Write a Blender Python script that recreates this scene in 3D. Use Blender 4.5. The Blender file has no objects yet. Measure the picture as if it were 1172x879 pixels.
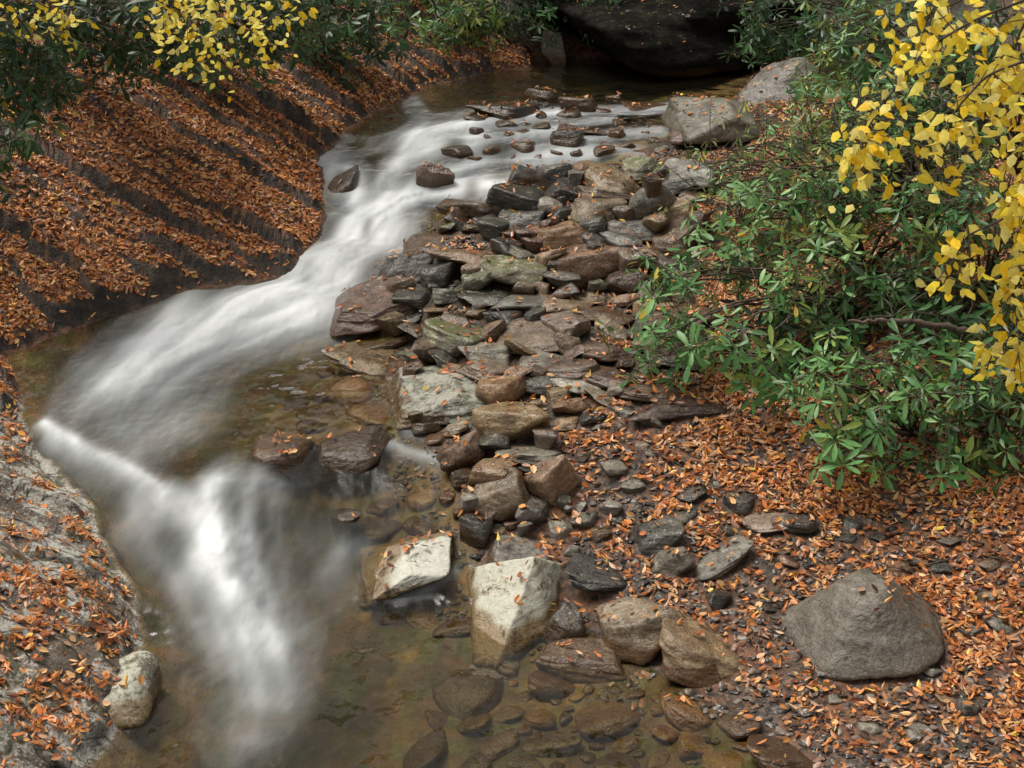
import bpy, math, random
import numpy as np
from mathutils import Vector
random.seed(5); rng=np.random.default_rng(7)
C=bpy.context.scene.collection
# ---------------------------------------------------------------- camera model
CH=4.2; PITCH=math.radians(22); F=1628.0; cp,sp=math.cos(PITCH),math.sin(PITCH)
cam=bpy.data.cameras.new('camera'); co=bpy.data.objects.new('camera',cam); C.objects.link(co)
co.location=(0,0,CH); co.rotation_euler=(math.radians(90)-PITCH,0,0)
cam.lens=50; cam.sensor_width=36; cam.clip_end=400; bpy.context.scene.camera=co
def ray(u,v):
    a=(u-586)/F; q=(439.5-v)/F
    return np.array([a, cp+q*sp, -sp+q*cp])
def at_y(u,v,y):
    d=ray(u,v); t=y/d[1]; return np.array([d[0]*t,y,CH+d[2]*t])
def proj(x,y,z):
    dz=z-CH; dep=y*cp-dz*sp; up=y*sp+dz*cp
    return 586+F*x/dep, 439.5-F*up/dep, dep
TT=np.linspace(3.5,32,2600)
def march(u,v,fn,lift=0.0):
    d=ray(u,v); x=d[0]*TT; y=d[1]*TT; z=CH+d[2]*TT
    h=fn(x,y)+lift
    i=np.argmax(z<h)
    if not (z<h).any(): i=len(TT)-1
    return np.array([x[i],y[i],z[i]])
# ---------------------------------------------------------------- noise
TB=rng.random(65536)
def _h(a,b,c,s): return TB[((a*73856093)^(b*19349663)^(c*83492791)^(s*2654435))&65535]
def vn(x,y,z=None,s=0):
    x=np.asarray(x,float); y=np.asarray(y,float); z=np.zeros_like(x) if z is None else np.asarray(z,float)
    ix=np.floor(x).astype(np.int64); iy=np.floor(y).astype(np.int64); iz=np.floor(z).astype(np.int64)
    fx=x-ix; fy=y-iy; fz=z-iz
    fx=fx*fx*(3-2*fx); fy=fy*fy*(3-2*fy); fz=fz*fz*(3-2*fz)
    def l2(k):
        a=_h(ix,iy,iz+k,s); b=_h(ix+1,iy,iz+k,s); c=_h(ix,iy+1,iz+k,s); d=_h(ix+1,iy+1,iz+k,s)
        return (a*(1-fx)+b*fx)*(1-fy)+(c*(1-fx)+d*fx)*fy
    a=l2(0)
    if not fz.any(): return a
    return a*(1-fz)+l2(1)*fz
def fbm(x,y,z=None,o=4,s=0):
    r=0; A=.5; t=0; f=1
    for k in range(o):
        r=r+A*vn(np.asarray(x)*f,np.asarray(y)*f,None if z is None else np.asarray(z)*f,s+k*17); t+=A; A*=.5; f*=2.03
    return r/t
def sm(x,a,b):
    t=np.clip((x-a)/(b-a),0,1); return t*t*(3-2*t)
# ---------------------------------------------------------------- stream surface
def W(x,y):
    x=np.asarray(x,float); y=np.asarray(y,float)
    yy=y+.25*(x+1.2)*sm(y,9.8,11)*(1-sm(y,14,15))+.18*(vn(x*1.3,y*1.3,s=3)-.5)*sm(y,9.8,10.6)
    up=np.interp(yy,[8,10,10.25,10.5,10.95,11.1,11.6,11.8,12.5,12.7,13.5,13.7,14.5,17],
                 [.42,.46,.50,.60,.65,.77,.82,.97,1.02,1.13,1.18,1.25,1.31,1.33])
    lip=np.interp(x,[-3.3,-2.6,-2.1,-1.7,-1.2,-.6,0,.6],[8.6,8.12,7.68,7.65,7.8,7.85,8.0,8.1])
    dl=lip-y
    low=np.interp(dl,[0,.05,.12,.20,.30,.38,.48,.62,.8,1.0,1.25],[.42,.41,.375,.31,.25,.225,.18,.11,.05,.015,0])
    a=np.where(dl>0,low,up)
    b=np.where(y<8.5,np.interp(y,[6.7,6.95,7.3,7.9,8.25,8.5],[0,.015,.10,.30,.40,.43]),up)
    k=sm(x,-1.55,-1.05)
    return a*(1-k)+b*k
LE=[(879,105),(830,130),(790,165),(740,172),(700,165),(660,152),(620,126),(590,108),(560,92),(535,66),(515,44),(490,30),(460,30),(430,18),(405,15),(385,60),(362,125),(340,200),(322,290),(305,345),(280,358),(250,378),(215,372),(185,362),(160,385),(140,410),(120,455),(100,490),(88,540),(76,610)]
RE=[(879,900),(840,860),(800,800),(765,740),(735,690),(700,640),(660,560),(630,540),(590,530),(550,520),(520,500),(480,470),(440,460),(400,440),(370,430),(340,430),(300,450),(270,490),(240,560),(205,650),(180,725),(145,790),(110,845),(90,855),(72,850)]
def edge(T):
    P=np.array([march(u,v,W) for v,u in T]); P=P[np.argsort(P[:,1])]
    P=np.vstack([[P[0,0],-6,0],P,[P[-1,0],30,0]]); return P[:,1],P[:,0]
SX=np.arange(-12,12.01,.05); SY=np.arange(2,21.01,.05); SXg,SYg=np.meshgrid(SX,SY)
def mk(ey,ex,sgn):
    best=np.full(SXg.shape,1e9)
    for a,b,c,d in zip(ex[:-1],ey[:-1],ex[1:],ey[1:]):
        dx,dy=c-a,d-b; t=np.clip(((SXg-a)*dx+(SYg-b)*dy)/(dx*dx+dy*dy+1e-12),0,1)
        best=np.minimum(best,(SXg-a-t*dx)**2+(SYg-b-t*dy)**2)
    return np.sqrt(best)*np.sign((SXg-np.interp(SYg,ey,ex))*sgn)
SDL=mk(*edge(LE),-1); SDR=mk(*edge(RE),1)
def samp(A,x,y,n):
    x=np.asarray(x,float); y=np.asarray(y,float)
    fx=np.clip((x-SX[0])/.05,0,len(SX)-1.001); fy=np.clip((y-SY[0])/.05,0,len(SY)-1.001)
    i=fx.astype(int); j=fy.astype(int); fx=fx-i; fy=fy-j
    r=(A[j,i]*(1-fx)+A[j,i+1]*fx)*(1-fy)+(A[j+1,i]*(1-fx)+A[j+1,i+1]*fx)*fy
    return r+.10*(vn(x*4.5,y*4.5,s=n)-.5)+.03*(vn(x*14,y*14,s=n+1)-.5)
DLf=lambda x,y: samp(SDL,x,y,9)
DRf=lambda x,y: samp(SDR,x,y,19)
def terr(x,y,full=False):
    x=np.asarray(x,float); y=np.asarray(y,float)
    w=W(x,y); dl=DLf(x,y); dr=DRf(x,y)
    wsl=np.interp(y,[4,7.0,8.6,10,11,12.5,14.5,17,19],[0,.02,.38,.45,.62,1.0,1.28,1.34,1.4])
    ws=np.interp(y,[4,6,7.5,8.5,10,11,12.5,14.5,17,19],[0,.03,.2,.42,.52,.68,1.02,1.28,1.35,1.4])
    # left
    s=np.interp(y,[4,7,8.5,10,12,16],[.52,.50,.48,.50,.50,.50])
    dlp=np.maximum(dl,0)
    zl=np.maximum(w+.02+.15*dlp, wsl+.02+s*np.minimum(dlp,12)*(1-.02*np.minimum(dlp,12)))
    wob=.55*(fbm(x*.4,y*1.2,o=3,s=31)-.5)+.30*(fbm(x*1.0,y*3.2,o=3,s=33)-.5)+.06*(fbm(x*5,y*7,o=2,s=35)-.5)
    skew=.40
    p=(y+skew*x+wob)/.32; f=p-np.floor(p)
    k1=np.clip(2.8*fbm(np.floor(p)*1.7,x*1.1,o=2,s=5)-.80,0,1.3)
    led=.13*k1*(sm(f,0,.05)-f)
    p2=(y+(skew+.03)*x+wob*1.05)/.115; f2=p2-np.floor(p2)
    led=led+.055*(sm(f2,0,.15)-f2)*np.clip(2.4*vn(np.floor(p2)*1.3,x*1.8,s=8)-.8,0,1)
    lm=sm(dl,.0,.12)*(.6+.4*sm(y,8.0,9.2))
    zl=zl+led*lm+.11*(fbm(x*1.6,y*1.6,o=5,s=41)-.5)*sm(dl,0,.3)+.02*(fbm(x*9,y*9,o=3,s=43)-.5)
    zl=w+(zl-w)*sm(dl,-.02,.10)
    # right
    drp=np.maximum(dr,0)
    pile=.12*sm(dr,0,.5)*(1-sm(dr,1.0,2.2))*sm(y,8.3,9.3)*(1-sm(y,14,15))
    zr=np.maximum(w+.015+.06*drp, ws+.01+.10*drp+.27*np.clip(drp-2.4,0,14))+pile
    zr=zr+.12*(fbm(x*1.2,y*1.2,o=4,s=51)-.5)*sm(dr,0,.6)+.03*(fbm(x*8,y*8,o=3,s=53)-.5)
    zr=w+(zr-w)*sm(dr,0,.5)
    # bed
    din=np.maximum(np.minimum(-dl*.7,-dr*.17),0)
    dep=.40*(1-np.exp(-din/.30))
    wb=np.minimum(w,W(x,y-.16))
    zb=np.minimum(w,w+(wb-w)*sm(din,0,.06))-dep+.12*(fbm(x*2.6,y*2.6,o=4,s=61)-.5)*sm(din,0,.12)
    z=np.where(dl>0,zl,np.where(dr>0,zr,zb))
    zf=1.0+(y-17.5)*.85+.25*(fbm(x*.8,y*.8,o=4,s=71)-.5)
    z=np.where(y>17,np.maximum(z,np.minimum(zf,9+.02*y)),z)
    if full: return z,w,dl,dr
    return z
# ---------------------------------------------------------------- mesh helpers
def mesh_np(name,V,Fc,mat,parent=None,smooth=True,attrs=None,loc=None):
    V=np.asarray(V,np.float32); Fc=np.asarray(Fc,np.int32); n=Fc.shape[1]
    me=bpy.data.meshes.new(name); me.vertices.add(len(V)); me.vertices.foreach_set('co',V.ravel())
    me.loops.add(Fc.size); me.loops.foreach_set('vertex_index',Fc.ravel())
    me.polygons.add(len(Fc)); me.polygons.foreach_set('loop_start',np.arange(0,Fc.size,n,dtype=np.int32))
    me.polygons.foreach_set('loop_total',np.full(len(Fc),n,np.int32))
    me.update(calc_edges=True)
    me.polygons.foreach_set('use_smooth',np.full(len(Fc),bool(smooth)))
    for k,a in (attrs or {}).items():
        a=np.asarray(a,np.float32)
        if a.ndim==1:
            t=me.attributes.new(k,'FLOAT','POINT'); t.data.foreach_set('value',a)
        else:
            if a.shape[1]==3: a=np.c_[a,np.ones(len(a),np.float32)]
            t=me.attributes.new(k,'FLOAT_COLOR','POINT'); t.data.foreach_set('color',a.astype(np.float32).ravel())
    me.materials.append(mat)
    o=bpy.data.objects.new(name,me); C.objects.link(o)
    if parent: o.parent=parent
    if loc is not None: o.location=loc
    return o
def empty(name,loc,label,cat,group=None):
    o=bpy.data.objects.new(name,None); C.objects.link(o); o.location=loc; o['label']=label; o['category']=cat
    if group:o['group']=group
    o.empty_display_size=.2
    return o
def tag(o,label=None,cat=None,group=None,kind=None):
    if label:o['label']=label
    if cat:o['category']=cat
    if group:o['group']=group
    if kind:o['kind']=kind
def gridfaces(nx,ny):
    i=np.arange(nx-1)[None,:]+np.arange(ny-1)[:,None]*nx
    i=i.ravel(); return np.stack([i,i+1,i+1+nx,i+nx],1)
# ---------------------------------------------------------------- node helper
class G:
    def __init__(s,name):
        s.m=bpy.data.materials.new(name); s.m.use_nodes=True; s.t=s.m.node_tree; s.t.nodes.clear()
        s.o=s.t.nodes.new('ShaderNodeOutputMaterial')
    def n(s,typ,ins=None,out=0,**pr):
        nd=s.t.nodes.new('ShaderNode'+typ)
        for k,v in pr.items(): setattr(nd,k,v)
        for k,v in (ins or {}).items():
            if isinstance(v,bpy.types.NodeSocket): s.t.links.new(v,nd.inputs[k])
            elif isinstance(v,tuple) and len(v)==3 and nd.inputs[k].type=='RGBA': nd.inputs[k].default_value=(*v,1)
            else: nd.inputs[k].default_value=v
        return nd.outputs[out] if out is not None else nd
    def noise(s,vec,sc,det=5,rough=.6,dist=0): return s.n('TexNoise',{'Vector':vec,'Scale':sc,'Detail':det,'Roughness':rough,'Distortion':dist})
    def ramp(s,fac,pts,interp='LINEAR'):
        nd=s.n('ValToRGB',{0:fac},out=None); cr=nd.color_ramp; cr.interpolation=interp
        while len(cr.elements)<len(pts): cr.elements.new(.5)
        for e,(p,c) in zip(cr.elements,pts):
            e.position=p; e.color=(c,c,c,1) if not isinstance(c,tuple) else (*c,1)
        return nd.outputs[0]
    def mix(s,f,a,b,bt='MIX'):
        nd=s.n('Mix',out=None,data_type='RGBA',blend_type=bt)
        for i,v in ((0,f),(6,a),(7,b)):
            if isinstance(v,bpy.types.NodeSocket): s.t.links.new(v,nd.inputs[i])
            else: nd.inputs[i].default_value=((*v,1) if isinstance(v,tuple) and len(v)==3 else v)
        return nd.outputs[2]
    def m2(s,op,a,b=0,c=None,clamp=False):
        d={0:a,1:b}
        if c is not None:d[2]=c
        return s.n('Math',d,operation=op,use_clamp=clamp)
    def attr(s,name,o='Fac'):
        nd=s.n('Attribute',out=None,attribute_name=name,attribute_type='GEOMETRY'); return nd.outputs[o]
    def pr(s,col,rough,normal=None,spec=.5,**k):
        d={'Base Color':col,'Roughness':rough,'Specular IOR Level':spec}
        if normal is not None:d['Normal']=normal
        return s.n('BsdfPrincipled',d)
    def bump(s,h,st,dist,nrm=None):
        d={'Height':h,'Strength':st,'Distance':dist}
        if nrm is not None:d['Normal']=nrm
        return s.n('Bump',d)
    def end(s,sh): s.t.links.new(sh,s.o.inputs[0]); return s.m
# ---------------------------------------------------------------- materials
def rockmat(name,c1,c2,c3,lich=.0,moss=.0,rough=.55,lcol=(.50,.50,.44),spec=.65):
    g=G(name); tc=g.n('TexCoord',out=3); oi=g.n('ObjectInfo',out=None)
    rnd=oi.outputs['Random']; off=g.n('CombineXYZ',{0:g.m2('MULTIPLY',rnd,31.),1:g.m2('MULTIPLY',rnd,57.),2:rnd})
    vec=g.n('VectorMath',{0:tc,1:off},operation='ADD')
    st=g.n('Mapping',{'Vector':vec,'Scale':(1,1,3),'Rotation':(.35,.3,0)})
    a=g.noise(vec,5,8,.65,.4); b=g.noise(st,9,6,.6); c=g.noise(vec,55,6,.7)
    ab=g.m2('ADD',g.m2('MULTIPLY',a,.6),g.m2('MULTIPLY',b,.4))
    col=g.ramp(ab,[(.33,c1),(.5,c2),(.66,c3)])
    col=g.mix(.85,col,g.ramp(c,[(.3,.4),(.55,1.),(.75,1.6)]),'MULTIPLY')
    cr=g.n('TexVoronoi',{'Vector':g.n('VectorMath',{0:vec,1:g.n('TexNoise',{'Vector':vec,'Scale':6.},out=1)},operation='ADD'),'Scale':3.2},feature='DISTANCE_TO_EDGE')
    crk=g.ramp(cr,[(0,.25),(.015,.8),(.04,1.)])
    col=g.mix(.5,col,crk,'MULTIPLY')
    geo=g.n('NewGeometry',out=1); nz=g.n('SeparateXYZ',{0:geo},out=2)
    if lich>0:
        l=g.m2('ADD',g.m2('MULTIPLY',g.noise(vec,7,7,.75),.7),g.m2('MULTIPLY',g.noise(vec,70,4,.7),.3))
        l=g.m2('ADD',l,g.m2('MULTIPLY',nz,.07))
        th=.67-.20*lich
        lf=g.ramp(l,[(th,0.),(th+.05,1.)])
        col=g.mix(g.m2('MULTIPLY',lf,.85),col,g.mix(g.noise(vec,30,3),(lcol[0]*.5,lcol[1]*.5,lcol[2]*.4),lcol))
    if moss>0:
        l=g.m2('ADD',g.noise(vec,9,7,.75),g.m2('MULTIPLY',nz,.14)); th=.74-.22*moss
        col=g.mix(g.m2('MULTIPLY',g.ramp(l,[(th,0.),(th+.06,1.)]),.85),col,g.mix(g.noise(vec,40,3),(.03,.035,.008),(.13,.13,.035)))
    wet=g.attr('wet')
    col=g.n('HueSaturation',{'Hue':g.m2('ADD',.495,g.m2('MULTIPLY',rnd,.03)),'Saturation':g.m2('ADD',.70,g.m2('MULTIPLY',g.m2('FRACT',g.m2('MULTIPLY',rnd,7.3)),.45)),'Value':g.m2('ADD',.70,g.m2('MULTIPLY',g.m2('FRACT',g.m2('MULTIPLY',rnd,13.7)),.65)),'Color':col})
    col=g.mix(wet,col,g.mix(1.,g.mix(.3,col,(.17,.11,.06)),(.56,.42,.28),'MULTIPLY'))
    r=g.m2('SUBTRACT',g.m2('ADD',rough,g.m2('MULTIPLY',g.m2('SUBTRACT',c,.5),.35)),g.m2('MULTIPLY',wet,rough-.14),clamp=True)
    nb=g.bump(a,.4,.05); nb=g.bump(b,.35,.03,nb); nb=g.bump(c,.6,.010,nb); nb=g.bump(crk,.4,.01,nb)
    return g.end(g.pr(col,r,nb,spec))
RM={'R':rockmat('rock_red_brown_wet',(.040,.020,.012),(.115,.062,.038),(.26,.155,.10),.2,.1,.18),
    'D':rockmat('rock_dark_wet',(.020,.018,.015),(.062,.055,.045),(.155,.135,.11),.15,.15,.18),
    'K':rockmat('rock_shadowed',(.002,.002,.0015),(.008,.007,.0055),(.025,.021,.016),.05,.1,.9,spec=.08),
    'G':rockmat('rock_grey',(.07,.060,.047),(.17,.148,.12),(.32,.28,.23),.3,.15,.34),
    'B':rockmat('rock_grey_brown',(.095,.075,.055),(.185,.152,.118),(.28,.235,.185),.1,.0,.42),
    'N':rockmat('rock_speckled_grey',(.06,.050,.038),(.16,.138,.108),(.30,.26,.21),.72,.35,.45,(.60,.60,.52)),
    'L':rockmat('rock_lichen',(.10,.07,.045),(.24,.18,.12),(.36,.29,.21),1.05,.12,.6,(.84,.84,.76)),
    'T':rockmat('rock_tan',(.080,.046,.028),(.21,.13,.082),(.38,.27,.18),.2,.12,.26),
    'M':rockmat('rock_mossy',(.045,.040,.030),(.13,.115,.085),(.25,.22,.17),.6,.7,.38,(.50,.50,.40)),
    'S':rockmat('rock_submerged',(.13,.08,.03),(.32,.21,.085),(.50,.37,.18),.0,.15,.5)}
# terrain
g=G('ground_earth'); tc=g.n('TexCoord',out=3); zc=g.attr('zone','Color'); zs=g.n('SeparateColor',{0:zc},out=None)
big=g.noise(tc,2.2,8,.65); mid=g.noise(tc,11,7,.7); fin=g.noise(tc,70,5,.7)
rk=g.ramp(mid,[(.3,(.012,.010,.008)),(.5,(.045,.033,.025)),(.7,(.15,.10,.07))])
vor=g.n('TexVoronoi',{'Vector':tc,'Scale':30.,'Randomness':1.},out=None)
lfc=g.ramp(g.n('SeparateColor',{0:vor.outputs['Color']},out=0),[(0,(.03,.014,.008)),(.4,(.15,.06,.028)),(.7,(.32,.13,.055)),(1,(.25,.14,.08))])
geo=g.n('NewGeometry',out=1); nz=g.n('SeparateXYZ',{0:geo},out=2)
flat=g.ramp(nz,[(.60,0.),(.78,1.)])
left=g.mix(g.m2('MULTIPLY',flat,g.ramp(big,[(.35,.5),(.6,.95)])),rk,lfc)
li=g.m2('ADD',g.m2('MULTIPLY',g.noise(tc,3.0,8,.72),.7),g.m2('MULTIPLY',fin,.3))
lrock=g.mix(g.ramp(li,[(.47,0.),(.525,1.)]),g.ramp(mid,[(.3,(.05,.038,.028)),(.5,(.13,.10,.075)),(.7,(.27,.205,.15))]),g.mix(fin,(.28,.265,.22),(.76,.75,.68)))
lrock=g.mix(g.ramp(g.noise(tc,5,8,.7),[(.55,0.),(.60,.85)]),lrock,(.06,.06,.018))
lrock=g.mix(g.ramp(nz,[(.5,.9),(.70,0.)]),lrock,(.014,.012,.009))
ck=g.n('TexVoronoi',{'Vector':g.n('VectorMath',{0:g.n('Mapping',{'Vector':tc,'Scale':(.8,1.8,1),'Rotation':(0,0,.4)}),1:g.n('TexNoise',{'Vector':tc,'Scale':2.5},out=1)},operation='ADD'),'Scale':1.6},feature='DISTANCE_TO_EDGE')
lrock=g.mix(1.,lrock,g.ramp(ck,[(0,.12),(.02,.7),(.05,1.)]),'MULTIPLY')
d1=g.n('VectorMath',{0:g.n('Mapping',{'Vector':tc,'Scale':(1,.6,1)}),1:g.n('VectorMath',{0:g.n('TexNoise',{'Vector':tc,'Scale':3.},out=1),1:(.3,.3,.3)},operation='MULTIPLY')},operation='ADD')
v2=g.n('TexVoronoi',{'Vector':d1,'Scale':9.,'Smoothness':.2},out=None,feature='SMOOTH_F1')
bed=g.ramp(g.noise(tc,2.2,6,.6),[(.34,(.075,.062,.030)),(.5,(.18,.135,.058)),(.66,(.36,.23,.085))])
bed=g.mix(.5,bed,g.mix(.5,v2.outputs['Color'],(.5,.5,.5)),'OVERLAY'); bed=g.mix(.8,bed,g.ramp(mid,[(.3,.45),(.7,1.25)]),'MULTIPLY')
bed=g.n('HueSaturation',{'Saturation':.85,'Color':bed})
v3=g.n('TexVoronoi',{'Vector':tc,'Scale':42.},out=None)
dirt=g.ramp(g.n('SeparateColor',{0:v3.outputs['Color']},out=0),[(0,(.025,.021,.018)),(.5,(.065,.053,.045)),(.85,(.14,.11,.09)),(1,(.22,.13,.085))])
dirt=g.mix(g.m2('MULTIPLY',g.ramp(big,[(.44,.05),(.60,.8)]),1.),dirt,lfc)
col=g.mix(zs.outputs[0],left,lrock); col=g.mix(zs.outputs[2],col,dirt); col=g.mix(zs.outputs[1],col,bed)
col=g.mix(g.attr('dark_ground'),col,g.mix(mid,(.006,.006,.003),(.035,.028,.014)))
nb=g.bump(big,.4,.1); nb=g.bump(mid,.8,.04,nb); nb=g.bump(fin,.7,.012,nb); nb=g.bump(v3.outputs['Distance'],.4,.01,nb)
MG=g.end(g.pr(col,g.ramp(mid,[(.3,.28),(.7,.7)]),nb,.5))
# water
g=G('stream_water'); tc=g.n('TexCoord',out=3)
foam=g.attr('foam'); dep=g.attr('depth'); stk=g.attr('streak'); chrn=g.attr('churn')
wn=g.noise(g.n('Mapping',{'Vector':tc,'Scale':(1.6,1,1)}),3.0,2,.5); wn2=g.noise(g.n('Mapping',{'Vector':tc,'Scale':(1.5,1,1)}),11.,2,.5)
nb=g.bump(wn,.55,.12); nb=g.bump(wn2,.22,.03,nb); nbf=g.bump(stk,.2,.04,nb)
fr=g.n('Fresnel',{'IOR':1.33,'Normal':nb})
tint=g.mix(dep,(.96,.89,.70),(.27,.26,.135))
tr=g.n('BsdfTransparent',{0:tint}); body=g.n('BsdfDiffuse',{0:(.085,.082,.045,1)})
under=g.n('MixShader',{0:g.m2('MULTIPLY',dep,.12),1:tr,2:body})
gl=g.n('BsdfGlossy',{'Color':(.95,.97,1,1),'Roughness':g.m2('ADD',.10,g.m2('MULTIPLY',chrn,.6)),'Normal':nb})
wat=g.n('MixShader',{0:g.m2('MULTIPLY',fr,g.m2('SUBTRACT',1.35,g.m2('MULTIPLY',chrn,.95)),clamp=True),1:under,2:gl})
fd=g.n('BsdfDiffuse',{0:g.ramp(foam,[(0,(.50,.55,.58)),(.85,(.86,.895,.925))]),'Normal':nbf})
MW=g.end(g.n('MixShader',{0:foam,1:wat,2:fd}))
# leaves
def leafmat(name,trans=.35,rough=.55,spec=.4,back=None):
    g=G(name); c=g.attr('col','Color'); tc=g.n('TexCoord',out=3)
    c=g.mix(.5,c,g.ramp(g.noise(tc,60,3),[(.3,.65),(.7,1.25)]),'MULTIPLY')
    if back:
        c=g.mix(g.n('NewGeometry',out=6),c,g.mix(.6,c,back))
    a=g.pr(c,rough,None,spec); b=g.n('BsdfTranslucent',{0:c})
    return g.end(g.n('MixShader',{0:trans,1:a,2:b}))
ML=leafmat('fallen_leaf',.1,.42,.5); MR=leafmat('rhododendron_leaf',.22,.38,.45,(.20,.26,.11)); MY=leafmat('yellow_leaf',.35,.5,.3)
g=G('bark'); tc=g.n('TexCoord',out=3); n1=g.noise(g.n('Mapping',{'Vector':tc,'Scale':(1,1,.3)}),30,6)
MB=g.end(g.pr(g.ramp(n1,[(.3,(.03,.021,.015)),(.7,(.15,.11,.08))]),.8,g.bump(n1,.7,.01)))
# ---------------------------------------------------------------- ground mesh
def axis(lo,a,b,hi,st):
    core=np.arange(a,b,st); k=np.arange(1,40); grow=st*(1.22**k).cumsum()
    l=a-grow; l=l[l>lo]; r=core[-1]+grow; r=r[r<hi]
    return np.concatenate([[lo],l[::-1],core,r,[hi]])
gx=axis(-70,-5.6,5.0,70,.024); gy=axis(-40,4.6,18.6,110,.018)
X,Y=np.meshgrid(gx,gy); x=X.ravel(); y=Y.ravel()
z,w,dl,dr=terr(x,y,True)
zone=np.zeros((len(x),4)); zone[:,3]=1
zone[:,0]=sm(dl,-.1,.05)*(1-sm(y+.5*(vn(x*3,y*3,s=2)-.5),8.5,9.3))
zone[:,1]=sm(w-z,-.02,.03)*(dl<0)*(dr<0)
zone[:,2]=(dr>-.3)*1.0
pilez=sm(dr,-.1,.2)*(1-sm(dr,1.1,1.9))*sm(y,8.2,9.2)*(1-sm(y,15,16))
dark_ground=np.clip(sm(y,17.6,18.8)+sm(dr,3.0,4.2)*sm(y,8.5,9.5)+sm(dl,4.0,5)+sm(y,15,17)*sm(dl,2.5,4)+.7*pilez,0,1)  # darker ground on the wooded slopes and between the piled stones
ground=mesh_np('ground',np.c_[x,y,z],gridfaces(len(gx),len(gy)),MG,attrs={'zone':zone,'dark_ground':dark_ground}); tag(ground,'leaf-strewn stream banks and stony stream bed','ground',kind='structure')
# ---------------------------------------------------------------- water mesh with flow lines
ST=[ # (pts px, half width px, intensity)
 ([(366,176),(385,195),(405,222),(412,245),(392,280)],10,1.),
 ([(540,152),(500,162),(464,180),(448,205),(434,235),(408,272),(374,305),(332,328)],11,1.),
 ([(650,152),(590,156),(530,163)],4,.6),
 ([(680,176),(620,178),(560,184),(500,198),(460,228),(430,262)],4,.65),
 ([(590,210),(530,212),(480,222),(450,245)],7,.9),
 ([(800,120),(740,126),(690,126),(640,132)],3,.5),([(640,130),(570,140),(500,152)],4,.7),
 ([(760,150),(700,154),(650,162)],3,.5),([(740,172),(690,170),(640,180),(600,190)],3,.5),([(700,136),(660,140),(610,146)],3,.5),
 ([(470,118),(485,140),(470,160)],6,.25),([(500,150),(440,165),(395,180)],4,.3),
 ([(470,255),(430,280),(390,315),(340,338),(290,355)],10,.9),
 ([(370,305),(310,328),(250,348),(195,372),(150,400),(130,430)],17,.95),
 ([(390,335),(320,352),(255,368),(200,392),(160,425)],18,.72),
 ([(420,350),(360,368),(300,385),(240,402),(190,432)],20,.42),
 ([(200,372),(150,395),(115,420),(105,450)],24,.42),
 ([(170,400),(140,440),(150,475),(165,500)],36,.32),
 ([(230,400),(215,440),(210,475)],36,.22),
 ([(50,486),(90,507),(140,535),(190,558)],5,.8),([(60,500),(110,528),(165,562),(190,580)],9,.35),
 ([(190,566),(206,586),(224,614),(243,645)],10,.8),
 ([(252,552),(240,578),(242,612),(258,650)],17,1.),
 ([(288,552),(282,580),(280,615),(290,650)],12,.7),
 ([(318,560),(312,590),(315,625),(325,655)],12,.3),
 ([(238,635),(262,668),(290,700),(310,738)],17,.85),
 ([(285,645),(302,675),(318,712)],15,.62),
 ([(150,595),(185,635),(215,680),(240,722),(255,760)],14,.48),
 ([(225,655),(252,695),(278,742),(290,790)],21,.52),
 ([(305,700),(318,740),(312,790),(292,840)],24,.50),
 ([(345,690),(345,740),(330,800)],24,.24),
 ([(245,735),(265,785),(278,840)],38,.26),
 ([(345,610),(375,635),(390,668)],20,.18),
 ([(445,508),(470,520),(505,526)],4,.45),([(465,495),(490,500)],4,.35),
 ([(420,628),(385,636),(370,650)],8,.25),([(520,655),(490,674),(452,682)],5,.5)]
step=.016
wx=np.arange(-4.3,3.4,step); wy=np.concatenate([np.arange(3.6,14.6,step),np.arange(14.6,18.2,.03)])
WXg,WYg=np.meshgrid(wx,wy); ny,nx=WXg.shape
zt,w,dl,dr=terr(WXg,WYg,True)
kyg=(CH-w)/np.sqrt(WYg**2+(CH-w)**2)
mask=np.zeros_like(WXg); fx=np.zeros_like(WXg); fy=np.full_like(WXg,-1e-3)
for pts,sg,I in ST:
    P=[march(u,v,W) for u,v in pts]; best=np.zeros_like(WXg); n_=len(P)-1
    for k_,(a,b) in enumerate(zip(P[:-1],P[1:])):
        dx,dy=b[0]-a[0],b[1]-a[1]; L=math.hypot(dx,dy)+1e-6
        ex,ey=dx,dy*kyg; px=(WXg-a[0]); py=(WYg-a[1])*kyg
        t=np.clip((px*ex+py*ey)/(ex*ex+ey*ey+1e-9),0,1)
        d2=(px-t*ex)**2+(py-t*ey)**2
        s=sg*a[1]/cp/F*1.15
        fade=1.0 if n_<2 else np.clip(min(1,.6+(k_+1)*.4,1.3-.5*k_/n_),0,1)
        gg=np.exp(-d2/(s*s))*fade; best=np.maximum(best,gg)
        wgt=np.exp(-d2/(2.5*s)**2)+.002/(d2+.02)
        fx+=wgt*dx/L; fy+=wgt*dy/L
    mask=1-(1-mask)*(1-I*best)
for u,v,rp,k_ in [(408,165,26,.65),(520,176,12,.8),(575,170,14,.6),(575,196,12,.7),(470,246,9,.55),(390,208,9,.7),(430,196,7,.6),(540,222,8,.6),(480,205,7,.6),(420,262,7,.5),(350,322,7,.3),(215,525,26,.8),(180,620,12,.4),(268,662,9,.4),(300,640,8,.25),(330,540,20,.5)]:
    a=march(u,v,W); s=rp*a[1]/cp/F; mask*=1-k_*np.exp(-((WXg-a[0])**2+((WYg-a[1])*kyg*1.4)**2)/(s*s))
nn=np.hypot(fx,fy)+1e-9; fx/=nn; fy/=nn
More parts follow.
